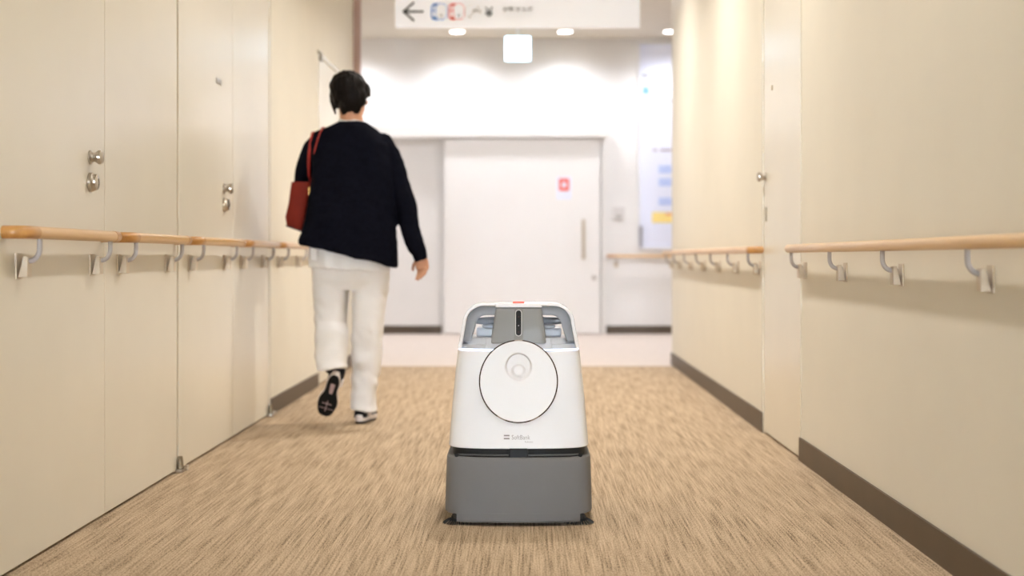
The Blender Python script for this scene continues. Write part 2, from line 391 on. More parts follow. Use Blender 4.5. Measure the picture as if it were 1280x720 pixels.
def handrail(y0, y1, xw, sgn, zr, ys, label, group, near_ret=True, far_ret=True, collars=True, rz=0, loc=None):
    e = empty('handrail', loc or (xw, 0, 0), rz); tag(e, label, 'handrail', group)
    s = sgn; a0 = y0 + (.085 if near_ret else 0); a1 = y1 - (.085 if far_ret else 0)
    bm = bmesh.new()
    pts = [(s * OFF, a0 + (a1 - a0) * i / 6, zr) for i in range(7)]
    if not near_ret: pts = [(s * OFF, a0 - .012, zr), (s * OFF, a0 - .008, zr), (s * OFF, a0, zr)] + pts[1:]
    rad = [RR] * 7 if near_ret else [RR * .55, RR * .85, RR] + [RR] * 6
    if not far_ret: pts = pts[:-1] + [(s * OFF, a1, zr), (s * OFF, a1 + .008, zr), (s * OFF, a1 + .012, zr)]; rad = rad[:-1] + [RR, RR * .85, RR * .55]
    tube(bm, pts, rad, 20); mesh_obj('rail', bm, M_WOOD, e, True)
    for on, ya, yb in ((near_ret, y0, a0), (far_ret, y1, a1)):
        if not on: continue
        d = 1 if yb > ya else -1
        bm = bmesh.new(); R = .036
        pts = [(0, ya + d * (RR), zr), (s * (OFF - R), ya + d * RR, zr)]
        pts += [(s * (OFF - R + R * math.sin(t * PI / 12)), ya + d * (RR + R - R * math.cos(t * PI / 12)), zr) for t in range(1, 7)]
        pts += [(s * OFF, yb - d * .0015, zr)]
        tube(bm, pts, RR * 1.03, 20); mesh_obj('elbow', bm, M_WOOD2, e, True)
    for y in ys: bracket(e, y, s, zr)
    return e
ZL, ZR = .842, .814
handrail(L1 + .045, L2 - .02, XL, 1, ZL, (3.50, 4.09), 'wooden handrail on the leaf nearest the viewer, left wall', None)
handrail(L2 + .055, L3 - .03, XL, 1, ZL, (4.36, 4.94), 'second wooden handrail from the viewer on the left wall', None)
handrail(L3 + .06, L4 - .02, XL, 1, ZL, (5.27, 5.87), 'third wooden handrail from the viewer on the left wall', None)
handrail(L4 + .055, L5 - .02, XL, 1, ZL, (6.22, 6.72), 'fourth wooden handrail, on the narrow left leaf', None)
handrail(L5 + .07, D1 - .10, XL, 1, ZL, (7.14, 7.72, 8.30), 'far left wooden handrail beside the walking person', None)
handrail(1.2, 5.345, XR, -1, ZR, (1.85, 2.52, 3.17, 3.93, 4.62, 5.29), 'long wooden handrail on the near right wall', None, near_ret=True, far_ret=False)
handrail(R2, 10.20, XR, -1, ZR, (6.33, 6.98, 7.64, 8.28, 8.92, 9.56, 10.1), 'far right wooden handrail with seven brackets beyond the flush door', None, near_ret=True, far_ret=False)
handrail(.80, 3.2, 0, 1, .795, (.90, 1.6, 2.3, 3.0), 'short wooden handrail on the bright end wall', None, near_ret=True, far_ret=True, rz=-PI / 2, loc=(0, YW, 0))

# ------------------------------------------------------------------ ceiling lamps
M_LENS = mat('lamp_lens', (1, 1, 1), .5, emit=14, ecol=(1, .97, .93))
M_LRING = mat('lamp_ring', (.85, .84, .80), .4)
def downlight(x, y, z, power, color, label, group, r=.075, spread=2.5, spot=0):
    e = empty('downlight', (x, y, z)); tag(e, label, 'ceiling light', group)
    bm = bmesh.new(); lathe(bm, (0, 0, 0), (0, 0, -1), [(0, r + .012), (.006, r + .010), (.007, r), (.001, r - .003), (0, r - .003)], 32); mesh_obj('ring', bm, M_LRING, e, True)
    bm = bmesh.new(); cyl(bm, (0, 0, -.0045), (0, 0, 1), r - .002, .004, 32); mesh_obj('lens', bm, M_LENS, e)
    if spot:
        l = bpy.data.lights.new('lamp', 'SPOT'); l.spot_size = spot; l.spot_blend = 1; l.shadow_soft_size = r; l.energy = power * 4
    else:
        l = bpy.data.lights.new('lamp', 'AREA'); l.shape = 'DISK'; l.size = r * 1.9; l.energy = power; l.spread = spread
    l.color = color
    o = link(bpy.data.objects.new('lamp', l)); o.parent = e; o.location = (0, 0, -.009 if not spot else -.10)
    return e
for i, y in enumerate((-4.1, -2.2, -.3, 1.6, 3.5, 5.4, 7.3, 9.2)):
    downlight(.16, y, ZC, CORRIDOR_W[i], CORRIDOR_COL, 'round downlight in the corridor ceiling above the frame', 'corridor downlights')
for x, lab in ((-2.85, None), (-1.78, None), (-.70, 'round downlight left of the exit light'), (.37, 'round downlight right of the exit light'), (1.415, 'round downlight cut off by the right corridor wall'), (2.5, None)):
    downlight(x, 13.86, ZH, HALL_W * .62, HALL_COL, lab or 'round downlight along the end wall outside the frame', 'hall downlights', .07, spot=math.radians(156))
for x in (-3.2, -1.2, .8, 2.8):
    downlight(x, 11.9, ZH, HALL_W, HALL_COL, 'round downlight in the middle of the hall ceiling', 'middle hall downlights', .07, 2.9)

# exit light
e = empty('exit_light', (-.100, 13.70, ZH)); tag(e, 'glowing square exit light hanging from the hall ceiling', 'exit sign')
bm = bmesh.new(); cyl(bm, (0, 0, -.075), (0, 0, 1), .014, .075, 16); mesh_obj('stem', bm, M_LRING, e, True)
mesh_obj('housing', B(-.128, .128, -.022, .022, -.325, -.075, bev=.012), mat('exit_housing', (.55, .75, .68), .4), e)
f_ = mesh_obj('face', B(-.118, .118, -.026, -.020, -.315, -.085, bev=.002), mat('exit_face', (.9, 1, 1), .4, emit=9, ecol=(.50, .74, 1)), e)
bm = bmesh.new(); cyl(bm, (.025, -.0265, -.205), (0, -1, 0), .017, .002, 16); mesh_obj('green_mark', bm, mat('exit_green', (0, .75, .62), .4, emit=1.0), f_)

# hanging direction sign
SY = 10.9; K = F / SY
e = empty('direction_sign', (0, SY, 0)); tag(e, 'long white hanging direction sign with arrow and pictograms', 'sign')
def sx(x): return (x - 660) / K
def sz(y): return CAM_Z + (322 - y) / K
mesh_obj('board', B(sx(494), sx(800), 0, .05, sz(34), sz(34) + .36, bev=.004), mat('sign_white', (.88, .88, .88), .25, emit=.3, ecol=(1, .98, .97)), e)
for x in (-.8, .64):
    bm = bmesh.new(); cyl(bm, (x, .025, sz(34) + .355), (0, 0, 1), .008, ZH - sz(34) - .355, 12); mesh_obj('rod', bm, M_STEEL, e, True)
INK = mat('sign_ink', (.045, .04, .03), .5)
def stroke(a, b, wd):
    a = Vector((sx(a[0]), sz(a[1]))); b = Vector((sx(b[0]), sz(b[1]))); d = (b - a).normalized(); n_ = Vector((-d.y, d.x)) * wd / K / 2
    return [tuple(a + n_), tuple(b + n_), tuple(b - n_), tuple(a - n_)]
bm = bmesh.new()
for a, b in (((504, 14.5), (530, 14.5)), ((503.2, 15.4), (518, 2.5)), ((503.2, 13.6), (518, 26.5))):
    q = stroke(a, b, 3.2); loft(bm, [[Vector((x, 0, z)) for x, z in q], [Vector((x, -.002, z)) for x, z in q]])
mesh_obj('arrow', bm, INK, e)
def rrect(x0, x1, y0, y1, r, n=5):
    out = []
    for cx, cy, a0 in ((x1 - r, y1 - r, 0), (x0 + r, y1 - r, 1), (x0 + r, y0 + r, 2), (x1 - r, y0 + r, 3)):
        for k in range(n + 1):
            t = (a0 + k / n) * PI / 2; out.append((cx + r * math.cos(t), cy + r * math.sin(t)))
    return out
def pict(x0, x1, y0, y1, col, name):
    p = mesh_obj('pictogram', plate_bm([(sx(x), sz(y)) for x, y in rrect(x0, x1, y0, y1, 5)], 0, .002), mat(name, col, .5), e)
    mesh_obj('white_field', plate_bm([(sx(x), sz(y)) for x, y in rrect(x0 + 7.2, x1 - 1.0, y0 + 1.2, y1 - 1.2, 4)], -.002, .0012), MATS['sign_white'], p)
    bm = bmesh.new(); lathe(bm, (sx(x0 + 4), -.002, sz(y0 + 6)), (0, -1, 0), [(0, .014), (.001, .014), (.0012, 0)], 16)
    box(bm, sx(x0 + 2.2), sx(x0 + 5.8), -.003, -.002, sz(y0 + 17), sz(y0 + 10)); mesh_obj('figure', bm, MATS['sign_white'], p)
    t = text_bm('号', 7 / K); bmesh.ops.transform(t, matrix=Matrix.Translation((sx(x0 + 9.5), -.0036, sz(y0 + 18.5))) @ Matrix.Rotation(PI / 2, 4, 'X'), verts=t.verts[:]); mesh_obj('numeral', t, INK, p)
    t = text_bm('1', 6.5 / K); bmesh.ops.transform(t, matrix=Matrix.Translation((sx(x0 + 11), -.0036, sz(y0 + 9.5))) @ Matrix.Rotation(PI / 2, 4, 'X'), verts=t.verts[:]); mesh_obj('numeral', t, mat('sign_grey', (.30, .28, .25), .5), p)
pict(538.5, 558.5, 4, 25.5, (.02, .22, .62), 'sign_blue'); pict(560.5, 580.5, 4, 25.5, (.75, .07, .03), 'sign_red')
GR = mat('sign_pale', (.60, .57, .52), .5)
bm = bmesh.new()
n_ = 40; c = (592, 14.8)
loft(bm, [[Vector((sx(c[0] + r * math.cos(2 * PI * k / n_)), y, sz(c[1] + r * math.sin(2 * PI * k / n_)))) for k in range(n_)] for r, y in ((10.4, 0), (10.4, -.002), (9.4, -.002), (9.4, 0))], cap=False)
q = stroke((586, 22), (598, 9), 2); loft(bm, [[Vector((x, 0, z)) for x, z in q], [Vector((x, -.002, z)) for x, z in q]])
q = stroke((590, 12), (601, 15), 3); loft(bm, [[Vector((x, 0, z)) for x, z in q], [Vector((x, -.002, z)) for x, z in q]])
mesh_obj('pictogram', bm, GR, e)
def sign_text(s, x, y, size, m, bold=0):
    t = text_bm(s, size / K, bold=bold)
    bmesh.ops.transform(t, matrix=Matrix.Translation((sx(x), -.0015, sz(y))) @ Matrix.Rotation(PI / 2, 4, 'X'), verts=t.verts[:]); return mesh_obj('lettering', t, m, e)
sign_text('¥', 606, 22, 19, mat('sign_dark', (.10, .095, .085), .5), .0025)
sign_text('自動支払機', 627, 14.5, 8.2, MATS['sign_grey'], .0008)
sign_text('Payment machine', 627.5, 20.5, 5, GR); sign_text('Cashier', 627.5, 25.5, 5, GR)



# ------------------------------------------------------------------ cleaning robot
RB = empty('cleaning_robot', (-.028, 4.055, 0)); tag(RB, 'white and grey upright cleaning robot standing on the carpet', 'robot')
M_RW = mat('robot_white', (.885, .89, .925), .22, var=.01, coat=.3)
M_RG = mat('robot_bumper_grey', (.165, .162, .162), .62, var=.02, spec=.25)
M_RG2 = mat('robot_block_grey', (.24, .24, .24), .4, var=.02)
M_RL = mat('robot_light_grey', (.58, .60, .65), .35, var=.02)
M_RH = mat('robot_handle_grey', (.255, .27, .30), .4, var=.02)
M_BLK = mat('robot_black', (.010, .010, .011), .45, spec=.2)
M_RUB = mat('robot_rubber', (.02, .02, .02), .8)
def interp(tab, z):
    if z <= tab[0][0]: a, b = tab[0], tab[1]
    else:
        a, b = tab[-2], tab[-1]
        for p, q in zip(tab, tab[1:]):
            if p[0] <= z <= q[0]: a, b = p, q; break
    t = (z - a[0]) / (b[0] - a[0])
    return [u + (v - u) * t for u, v in zip(a[1:], b[1:])]
# z: half width, front y, back y
SH = [(.222, .2095, .022, .440), (.30, .2035, .040, .435), (.40, .1950, .063, .415), (.507, .1835, .090, .380), (.64, .170, .124, .33)]
NP = 7.0
def sec(z, dw=0, bulge=.026, tab=SH, N=96, n=NP, override=None):
    hw, yf, yb = override or interp(tab, z)
    hw -= dw; yf += dw; yb -= dw
    yc, d = (yf + yb) / 2, (yb - yf) / 2; out = []
    for k in range(N):
        t = 2 * PI * k / N; c, s = math.cos(t), math.sin(t)
        x = hw * math.copysign(abs(c) ** (2 / n), c); y = yc + d * math.copysign(abs(s) ** (2 / n), s)
        if s < 0: y += bulge * (x / hw) ** 2 * min(1, (yc - y) / (d * .6))
        out.append(Vector((x, y, z)))
    return out
def front(x, z, dw=0, bulge=.026):
    hw, yf, yb = interp(SH, z); hw -= dw; yf += dw
    yc, d = (yf + yb) / 2, (yb - yf) / 2; q = min(.999, abs(x) / hw)
    return yc - d * (1 - q ** NP) ** (1 / NP) + bulge * q * q
# shell
bm = bmesh.new()
prof = [(.224, .014), (.222, .005), (.2225, .002), (.2245, 0)] + [(.2245 + (.5005 - .2245) * i / 14, 0) for i in range(1, 15)] + [(.503, .0015), (.504, .004), (.504, .03)]
loft(bm, [sec(z, dw) for z, dw in prof]); mesh_obj('shell', bm, M_RW, RB, 25)
# black waist between shell and bumper
bm = bmesh.new(); loft(bm, [sec(z, .012, override=(.2095, .022, .440)) for z in (.150, .226)]); mesh_obj('waist', bm, mat('waist_grey', (.022, .022, .022), .6, spec=.2), RB, True)
mesh_obj('laser_sensor', B(-.028, .028, .018, .07, .182, .224, bev=.004), M_BLK, RB)
bm = bmesh.new(); tube(bm, [(-.176, .052, .203), (-.12, .037, .203), (0, .029, .203), (.12, .037, .203), (.176, .052, .203)], [(.004, .0025)] * 5, 10, spline=5); mesh_obj('waist_ledge', bm, mat('ledge_grey', (.10, .10, .10), .4), RB, True)
for s in (-1, 1):
    bm = bmesh.new(); lathe(bm, (s * .181, .047, .200), (0, -1, .5), [(0, .006), (.004, .006), (.005, 0)], 16); mesh_obj('side_screw', bm, M_BLK, RB, True)
# bumper
BU = (.2165, .000, .455)
def bsec(z, hw, yf, dw=0): return sec(z, dw, .022, override=(hw, yf, .452))
bm = bmesh.new()
pr = [(.034, .2185, 0, .012), (.032, .2185, 0, .004), (.035, .2187, 0, 0), (.06, .2185, .0, 0), (.12, .217, .003, 0), (.187, .2145, .007, 0), (.194, .2140, .008, .0015), (.1975, .2138, .008, .005), (.1985, .2138, .008, .009), (.1975, .2138, .008, .018), (.188, .2138, .008, .024), (.176, .2138, .008, .034), (.170, .2138, .008, .10)]
loft(bm, [bsec(z, hw, yf, dw) for z, hw, yf, dw in pr]); bump_ = mesh_obj('bumper', bm, M_RG, RB, 30)
# lower lip of the bumper, between the two corner cut-outs
bm = bmesh.new(); N_ = 24; ring = []
top_, bot_ = [], []
def by(x): 
    q = min(.999, abs(x) / .2185); return .226 - .226 * (1 - q ** NP) ** (1 / NP) + .022 * q * q
xs = [-.180 + .360 * i / N_ for i in range(N_ + 1)]
rows = [[(x, by(x), .038) for x in xs], [(x, by(x) + .0005, .016) for x in xs], [(x, by(x) + .004, .0105) for x in xs], [(x, by(x) + .03, .0105) for x in xs], [(x, by(x) + .03, .038) for x in xs]]
V = [[bm.verts.new(p) for p in r] for r in rows]
for i in range(5):
    for k in range(N_): bm.faces.new((V[i][k], V[i][k + 1], V[(i + 1) % 5][k + 1], V[(i + 1) % 5][k]))
for k in (0, N_): bm.faces.new([V[i][k] for i in range(5)])
mesh_obj('front_lip', bm, M_RG, bump_, 30)
# underside, brushes, wheels
mesh_obj('chassis', B(-.19, .19, .03, .43, .016, .06, bev=.008), M_RUB, RB)
for s in (-1, 1):
    bm = bmesh.new(); lathe(bm, (s * .178, .062, .008), (0, 0, 1), [(0, .018), (.012, .020), (.026, .012)], 20)
    b_ = mesh_obj('side_brush', bm, M_RUB, RB, True)
    bm = bmesh.new()
    for k in range(60):
        a = 2 * PI * k / 60 + random.uniform(-.04, .04); L = random.uniform(.040, .047)
        tube(bm, [(s * .178 + .014 * math.cos(a), .062 + .014 * math.sin(a), .014), (s * .178 + L * .7 * math.cos(a), .062 + L * .7 * math.sin(a), .011), (s * .178 + L * math.cos(a), .062 + L * math.sin(a), .0025)], [.0016, .0013, .0009], 4)
    q = mesh_obj('bristles', bm, M_RUB, b_); q['kind'] = 'stuff'
    bm = bmesh.new(); cyl(bm, (s * .15 - .02, .33, .05), (1, 0, 0), .05, .04, 28); mesh_obj('wheel', bm, M_RUB, RB, True)
bm = bmesh.new(); cyl(bm, (-.015, .11, .025), (1, 0, 0), .025, .03, 24); mesh_obj('caster_wheel', bm, M_RUB, RB, True)
# glowing strip between shell and shoulder
bm = bmesh.new()
loft(bm, [sec(.504, .004), sec(.504, .0022), sec(.5085, .0028), sec(.5085, .006)])
mesh_obj('light_strip', bm, mat('robot_led', (.8, .88, 1), .4, emit=2.4, ecol=(.62, .74, 1)), RB, True)
# shoulder
bm = bmesh.new()
pr = [(.5085, .0035), (.516, .0035), (.521, .0045), (.5225, .008), (.523, .012), (.534, .0135), (.538, .016), (.5385, .02), (.5385, .06)]
loft(bm, [sec(z, dw) for z, dw in pr]); sh_ = mesh_obj('shoulder', bm, M_RL, RB, 25)
# arch: white outer skin and grey inner frame, leaning with the front
def lean(z): return .090 + (z - .507) * .255
def arch_path(hw0, hw1, z0, z1, r, n=9):
    """points (x, z) from lower left over the top to lower right"""
    P = [(-hw0, z0)]
    for k in range(n + 1):
        t = PI - (PI / 2) * k / n; P.append((-(hw1 - r) + r * math.cos(t), z1 - r + r * math.sin(t)))
    for k in range(n + 1):
        t = PI / 2 - (PI / 2) * k / n; P.append((hw1 - r + r * math.cos(t), z1 - r + r * math.sin(t)))
    P.append((hw0, z0)); return P
def arch(name, o, i, y0, y1, m, parent, edge=.003):
    po, pi_ = arch_path(*o), arch_path(*i); bm = bmesh.new()
    def bulge(x): return .026 * (x / .18) ** 2
    def ring(pp, dy, sh=0): return [Vector((x * (1 - sh), lean(z) + bulge(x) + dy, z - sh * .3)) for x, z in pp]
    A, Bq, C, D = ring(po, y0 + edge), ring([((x0 * .85 + x1 * .15), (z0 * .85 + z1 * .15)) for (x0, z0), (x1, z1) in zip(po, pi_)], y0), ring([((x0 * .15 + x1 * .85), (z0 * .15 + z1 * .85)) for (x0, z0), (x1, z1) in zip(po, pi_)], y0), ring(pi_, y0 + edge)
    E, G = ring(pi_, y1), ring(po, y1)
    R = [[bm.verts.new(p) for p in q] for q in (A, Bq, C, D, E, G)]
    n = len(po)
    for a in range(6):
        for k in range(n - 1): bm.faces.new((R[a][k], R[a][k + 1], R[(a + 1) % 6][k + 1], R[(a + 1) % 6][k]))
    for k in (0, n - 1): bm.faces.new([R[a][k] for a in range(6)])
    return mesh_obj(name, bm, m, parent, 40)
ar = arch('arch_cover', (.1815, .168, .510, .6445, .062), (.1700, .157, .510, .6350, .052), -.004, .10, M_RW, RB)
arch('arch_frame', (.1695, .1568, .531, .6345, .052), (.1430, .1300, .531, .6080, .034), .004, .07, M_RH, RB)
# central block
def slab(poly, y0, y1, inset=0.0, z_ref=None):
    """poly (x,z) outline; front at lean(z)+y0 (inset for a soft edge), back at lean+y1"""
    bm = bmesh.new(); cx = sum(p[0] for p in poly) / len(poly); cz = sum(p[1] for p in poly) / len(poly)
    def sh(p, k): 
        d = Vector((p[0] - cx, p[1] - cz)); L = d.length; d *= max(.0005, (L - k * 1.3)) / L; return (cx + d.x, cz + d.y)
    rings = [[Vector((*[sh(p, inset)[0]], lean(sh(p, inset)[1]) + y0, sh(p, inset)[1])) for p in poly]]
    if inset: rings.append([Vector((sh(p, inset * .3)[0], lean(p[1]) + y0 + inset * .35, sh(p, inset * .3)[1])) for p in poly])
    rings += [[Vector((p[0], lean(p[1]) + y0 + inset * 1.2, p[1])) for p in poly], [Vector((p[0], lean(p[1]) + y1, p[1])) for p in poly]]
    loft(bm, rings); return bm
def round_poly(P, r, n=5):
    out = []; m_ = len(P)
    for i in range(m_):
        a, b, c = Vector(P[i - 1]), Vector(P[i]), Vector(P[(i + 1) % m_])
        p, q = b + (a - b).normalized() * r, b + (c - b).normalized() * r
        for k in range(n + 1):
            t = k / n; out.append(tuple(p * (1 - t) ** 2 + b * 2 * t * (1 - t) + q * t * t))
    return out
mesh_obj('collar', slab(round_poly([(-.100, .509), (.100, .509), (.096, .541), (-.096, .541)], .006), .001, .06, .003), M_RL, RB, 30)
blk = mesh_obj('camera_block', slab(round_poly([(-.084, .524), (.084, .524), (.0685, .630), (-.0685, .630)], .008), -.0045, .075, .008), M_RG2, RB, 30)
mesh_obj('block_cap', slab(round_poly([(-.070, .6315), (.070, .6315), (.069, .6435), (-.069, .6435)], .003), -.004, .09, .003), M_RW, RB, 30)
def stadium(hw, z0, z1, n=10):
    return [(hw * math.cos(PI * k / n), z1 - hw + hw * math.sin(PI * k / n)) for k in range(n + 1)] + [(-hw * math.cos(PI * k / n), z0 + hw - hw * math.sin(PI * k / n)) for k in range(n + 1)]
mesh_obj('camera_channel', slab([(-.013, .533), (.013, .533), (.0125, .6285), (-.0125, .6285)], -.0052, .01), mat('channel_grey', (.20, .195, .19), .4), blk)
mesh_obj('camera_rim', slab(stadium(.0100, .5468, .6252), -.0070, .01), mat('rim_grey', (.55, .54, .53), .35), blk)
cw = mesh_obj('camera_window', slab(stadium(.0078, .5490, .6230), -.0082, .01), M_BLK, blk)
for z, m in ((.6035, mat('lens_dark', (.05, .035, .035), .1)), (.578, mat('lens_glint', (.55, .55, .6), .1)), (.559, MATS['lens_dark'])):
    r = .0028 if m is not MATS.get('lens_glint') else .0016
    bm = bmesh.new(); lathe(bm, (0, lean(z) - .0082, z), (0, -1, .25), [(0, r), (.001, r), (.0014, 0)], 14); mesh_obj('lens', bm, m, cw, True)
bm = B(-.0175, .0175, .128, .155, .6405, .6485, bev=.002); mesh_obj('stop_button', bm, mat('button_red', (.80, .07, .025), .35), RB)
# rear deck and grab bar seen through the arch
mesh_obj('rear_deck', B(-.130, .130, .22, .33, .535, .567, bev=.008), M_RL, RB)
bm = bmesh.new()
tube(bm, [(-.150, .185, .588), (-.128, .19, .588), (-.100, .195, .588), (-.06, .20, .588), (.06, .20, .588), (.100, .195, .588), (.128, .19, .588), (.150, .185, .588)], [.005, .009, .012, .013, .013, .012, .009, .005], 18, spline=3); mesh_obj('grab_bar', bm, M_RH, RB, True)
for s in (-1, 1):
    bm = bmesh.new(); ellipsoid(bm, (s * .090, .20, .572), (.022, .016, .009)); mesh_obj('bar_mount', bm, M_RL, RB, True)
# round cover with finger scoop, following the front of the shell
CZ, CR = .4165, .1131
def dpt(u, v, lift): 
    z = CZ + v * 1.033
    return Vector((u, front(u * .55, min(z, .53)) - lift if z < .5 else front(u * .55, z) - lift, z))
bm = bmesh.new(); DX, DV, DR = 0, .040, .040
NA = 96
def sm(a, b, t): 
    t = max(0, min(1, (t - a) / (b - a))); return t * t * (3 - 2 * t)
def scoop(u, v):
    r = math.hypot(u, v - DV) / DR
    d = 1 - sm(.80, 1.0, r)
    d *= .25 + .75 * sm(-1.0, .55, (v - DV) / DR)
    k = math.hypot(u / .021, (v - DV + .010) / .019)
    knob_ = 1 - sm(.55, 1.12, k)
    low = max(0, 1 - math.hypot(u / .016, (v - DV + .033) / .009))
    return .014 * d * (1 - knob_) + .003 * sm(0, .8, low)
rad_s = [0.001] + [DR * 1.04 * i / 26 for i in range(1, 27)]
rings = []
for r in rad_s: rings.append([(DX + r * math.cos(2 * PI * k / NA), DV + r * math.sin(2 * PI * k / NA)) for k in range(NA)])
for j in range(1, 15):
    t = j / 14; ring_ = []
    for k in range(NA):
        a = 2 * PI * k / NA; dx, dv = math.cos(a), math.sin(a)
        bq = DV * dv; L = -bq + math.sqrt(bq * bq - (DV * DV - CR * CR)); r0 = DR * 1.04; ring_.append((DX + dx * (r0 + (L - r0) * t), DV + dv * (r0 + (L - r0) * t)))
    rings.append(ring_)
pts = [[dpt(u, v, .008 - scoop(u, v)) for u, v in q] for q in rings]
last = rings[-1]
pts.append([dpt(u * 1.004, v * 1.004, .0065) for u, v in last]); pts.append([dpt(u * 1.004, v * 1.004, -.01) for u, v in last])
loft(bm, pts); disc = mesh_obj('dust_bag_cover', bm, M_RW, RB, 50)
def ring_arc(a0, a1, m):
    bm = bmesh.new(); n = max(3, int(abs(a1 - a0) / .06)); q = []
    for i in range(n + 1):
        a = a0 + (a1 - a0) * i / n; q.append(dpt(math.cos(a) * CR * 1.012, math.sin(a) * CR * 1.012, .0072))
    tube(bm, q, .0019, 8); mesh_obj('cover_ring', bm, m, disc, True)
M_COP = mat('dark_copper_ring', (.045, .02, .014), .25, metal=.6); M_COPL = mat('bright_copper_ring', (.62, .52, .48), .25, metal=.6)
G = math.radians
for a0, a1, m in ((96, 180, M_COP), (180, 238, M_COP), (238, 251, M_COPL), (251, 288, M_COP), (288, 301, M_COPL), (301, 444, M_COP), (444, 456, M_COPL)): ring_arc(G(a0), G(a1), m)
# lettering on the shell
def on_shell(bm, x0, z0, name, m):
    bmesh.ops.subdivide_edges(bm, edges=bm.edges[:], cuts=1)
    for v in bm.verts:
        x, z = x0 + v.co.x, z0 + v.co.y; v.co = Vector((x, front(x, z) - .0008, z))
    return mesh_obj(name, bm, m, RB)
M_LOGO = mat('logo_grey', (.30, .27, .29), .5); M_LOGO2 = mat('logo_light_grey', (.40, .37, .39), .5)
t = text_bm('SoftBank', .0185); bmesh.ops.scale(t, vec=(.82, 1, 1), verts=t.verts[:]); on_shell(t, -.0200, .2495, 'lettering', M_LOGO2)
t = text_bm('Robotics', .0068); on_shell(t, .0185, .2405, 'lettering', M_LOGO2)
for z in (.2585, .2500):
    bm = bmesh.new(); q = [bm.verts.new(p) for p in ((0, 0, 0), (.0165, 0, 0), (.0165, .004, 0), (0, .004, 0))]; bm.faces.new(q); on_shell(bm, -.0425, z, 'logo_bar', M_LOGO)

# ------------------------------------------------------------------ person walking away
M_SKIN = mat('skin', (.52, .26, .15), .5, var=.05, scale=30)
M_NAVY = mat('navy_knit', (.0042, .0045, .0085), .85, var=.2, scale=60, bump=.25, bscale=500, spec=.03)
M_TUNIC = mat('white_tunic', (.80, .79, .79), .8, var=.03)
M_TROU = mat('white_trousers', (.80, .78, .77), .8, var=.03, bump=.1, bscale=300)
M_HAIR = mat('dark_hair', (.006, .004, .0035), .55, spec=.1, var=.4, scale=30, stretch=(1, 1, .15), bump=.3, bscale=120)
M_SHOE = mat('navy_shoe', (.006, .006, .011), .7, var=.2, bump=.2, spec=.15)
M_MID = mat('white_midsole', (.70, .64, .62), .6)
M_OUT = mat('black_outsole', (.008, .008, .009), .7, spec=.15)
M_PINK = mat('pink_grey_sole_inlay', (.45, .33, .33), .6)
PY = 6.60
def P(x, y, dY=0):
    Y = PY + dY; return Vector(((x - 660) * Y / F, Y, CAM_Z + (322 - y) * Y / F))
def q_(x, w=264): return x / w
def tsec(y, x0, x1, dep, dY=0, n=2.6, N=40, slant=0):
    """horizontal section of a garment between two picture columns; slant lifts the left side"""
    a, b = P(x0, y, dY), P(x1, y, dY); cx, hw = (a.x + b.x) / 2, (b.x - a.x) / 2; out = []
    for k in range(N):
        t = 2 * PI * k / N; c, s = math.cos(t), math.sin(t)
        ux = math.copysign(abs(c) ** (2 / n), c); uy = math.copysign(abs(s) ** (2 / n), s)
        out.append(Vector((cx + hw * ux, a.y + dep * uy, a.z - slant * ux)))
    return out
def wrinkle(bm, amp, fr, seed=0, zr=None):
    bm.normal_update()
    for v in bm.verts:
        p = v.co
        d = noise.noise(Vector((p.x * fr[0] + seed, p.y * fr[1], p.z * fr[2])))
        k = amp if zr is None else amp * max(0, min(1, (zr[0] - p.z) / (zr[0] - zr[1])))
        v.co = p + v.normal * d * k
    return bm

# --- hips, knees, ankles
hipR, kneeR, ankR = P(459, 322, .02), P(459, 424, .03), P(454, 506, .03)
hipL, kneeL, ankL = P(417, 322, .0), P(415, 416, .01), Vector((-.868, 6.315, .268))
# body: one continuous surface (head, neck, torso, arms, hands, legs)
bm = bmesh.new()
hc = P(438, 120, 0)
TURN = Matrix.Rotation(-.40, 3, 'Z') @ Matrix.Rotation(.05, 3, 'Y')
def H(v): return hc + TURN @ Vector(v)
ellipsoid(bm, H((0, -.008, .022)), (.073, .092, .082), TURN)                       # cranium
ellipsoid(bm, H((0, .030, -.050)), (.056, .056, .066), TURN)                       # face and jaw
ellipsoid(bm, H((0, .062, -.088)), (.026, .024, .020), TURN)                       # chin
tube(bm, [H((0, .082, .004)), H((0, .098, -.022)), H((0, .104, -.034)), H((0, .088, -.040))], [.008, .010, .013, .010], 10)   # nose
ellipsoid(bm, H((0, .084, -.062)), (.022, .010, .009), TURN)                       # mouth
for s in (-1, 1):
    ellipsoid(bm, H((s * .073, -.002, -.014)), (.010, .019, .030), TURN @ Matrix.Rotation(s * .35, 3, 'Z'))   # ear
    ellipsoid(bm, H((s * .034, .072, -.022)), (.020, .016, .016), TURN)            # cheek
nb = P(440, 158, .0)
tube(bm, [hc + Vector((.0, -.005, -.035)), hc + Vector((.004, -.012, -.09)), nb + Vector((0, .0, 0)), nb + Vector((0, .0, -.06))], [(.056, .058), (.053, .055), (.056, .056), (.075, .06)], 20, spline=3)
loft(bm, [tsec(172, 404, 474, .055), tsec(190, 398, 482, .085), tsec(230, 402, 482, .095), tsec(275, 408, 476, .085), tsec(305, 404, 476, .08), tsec(335, 402, 476, .08), tsec(352, 406, 474, .07)])
for path in ([hipR, P(460, 370, .022), kneeR, P(457, 465, .03), ankR, ankR + Vector((0, .0, -.03))], [hipL, P(415, 370, .018), P(414.5, 408, .010), P(414.2, 436, -.10), P(414.2, 451, -.19), ankL + Vector((.0, .045, .004))]):
    tube(bm, path, [.070, .062, .050, .042, .034, .029], 20, spline=4)
shR, elR, wrR = P(481, 184, .0), P(509, 256, -.02), P(527.5, 320, -.03)
shL, elL, wrL = P(397, 184, .0), P(381, 231, .13), Vector((-.99, 6.93, 1.16))
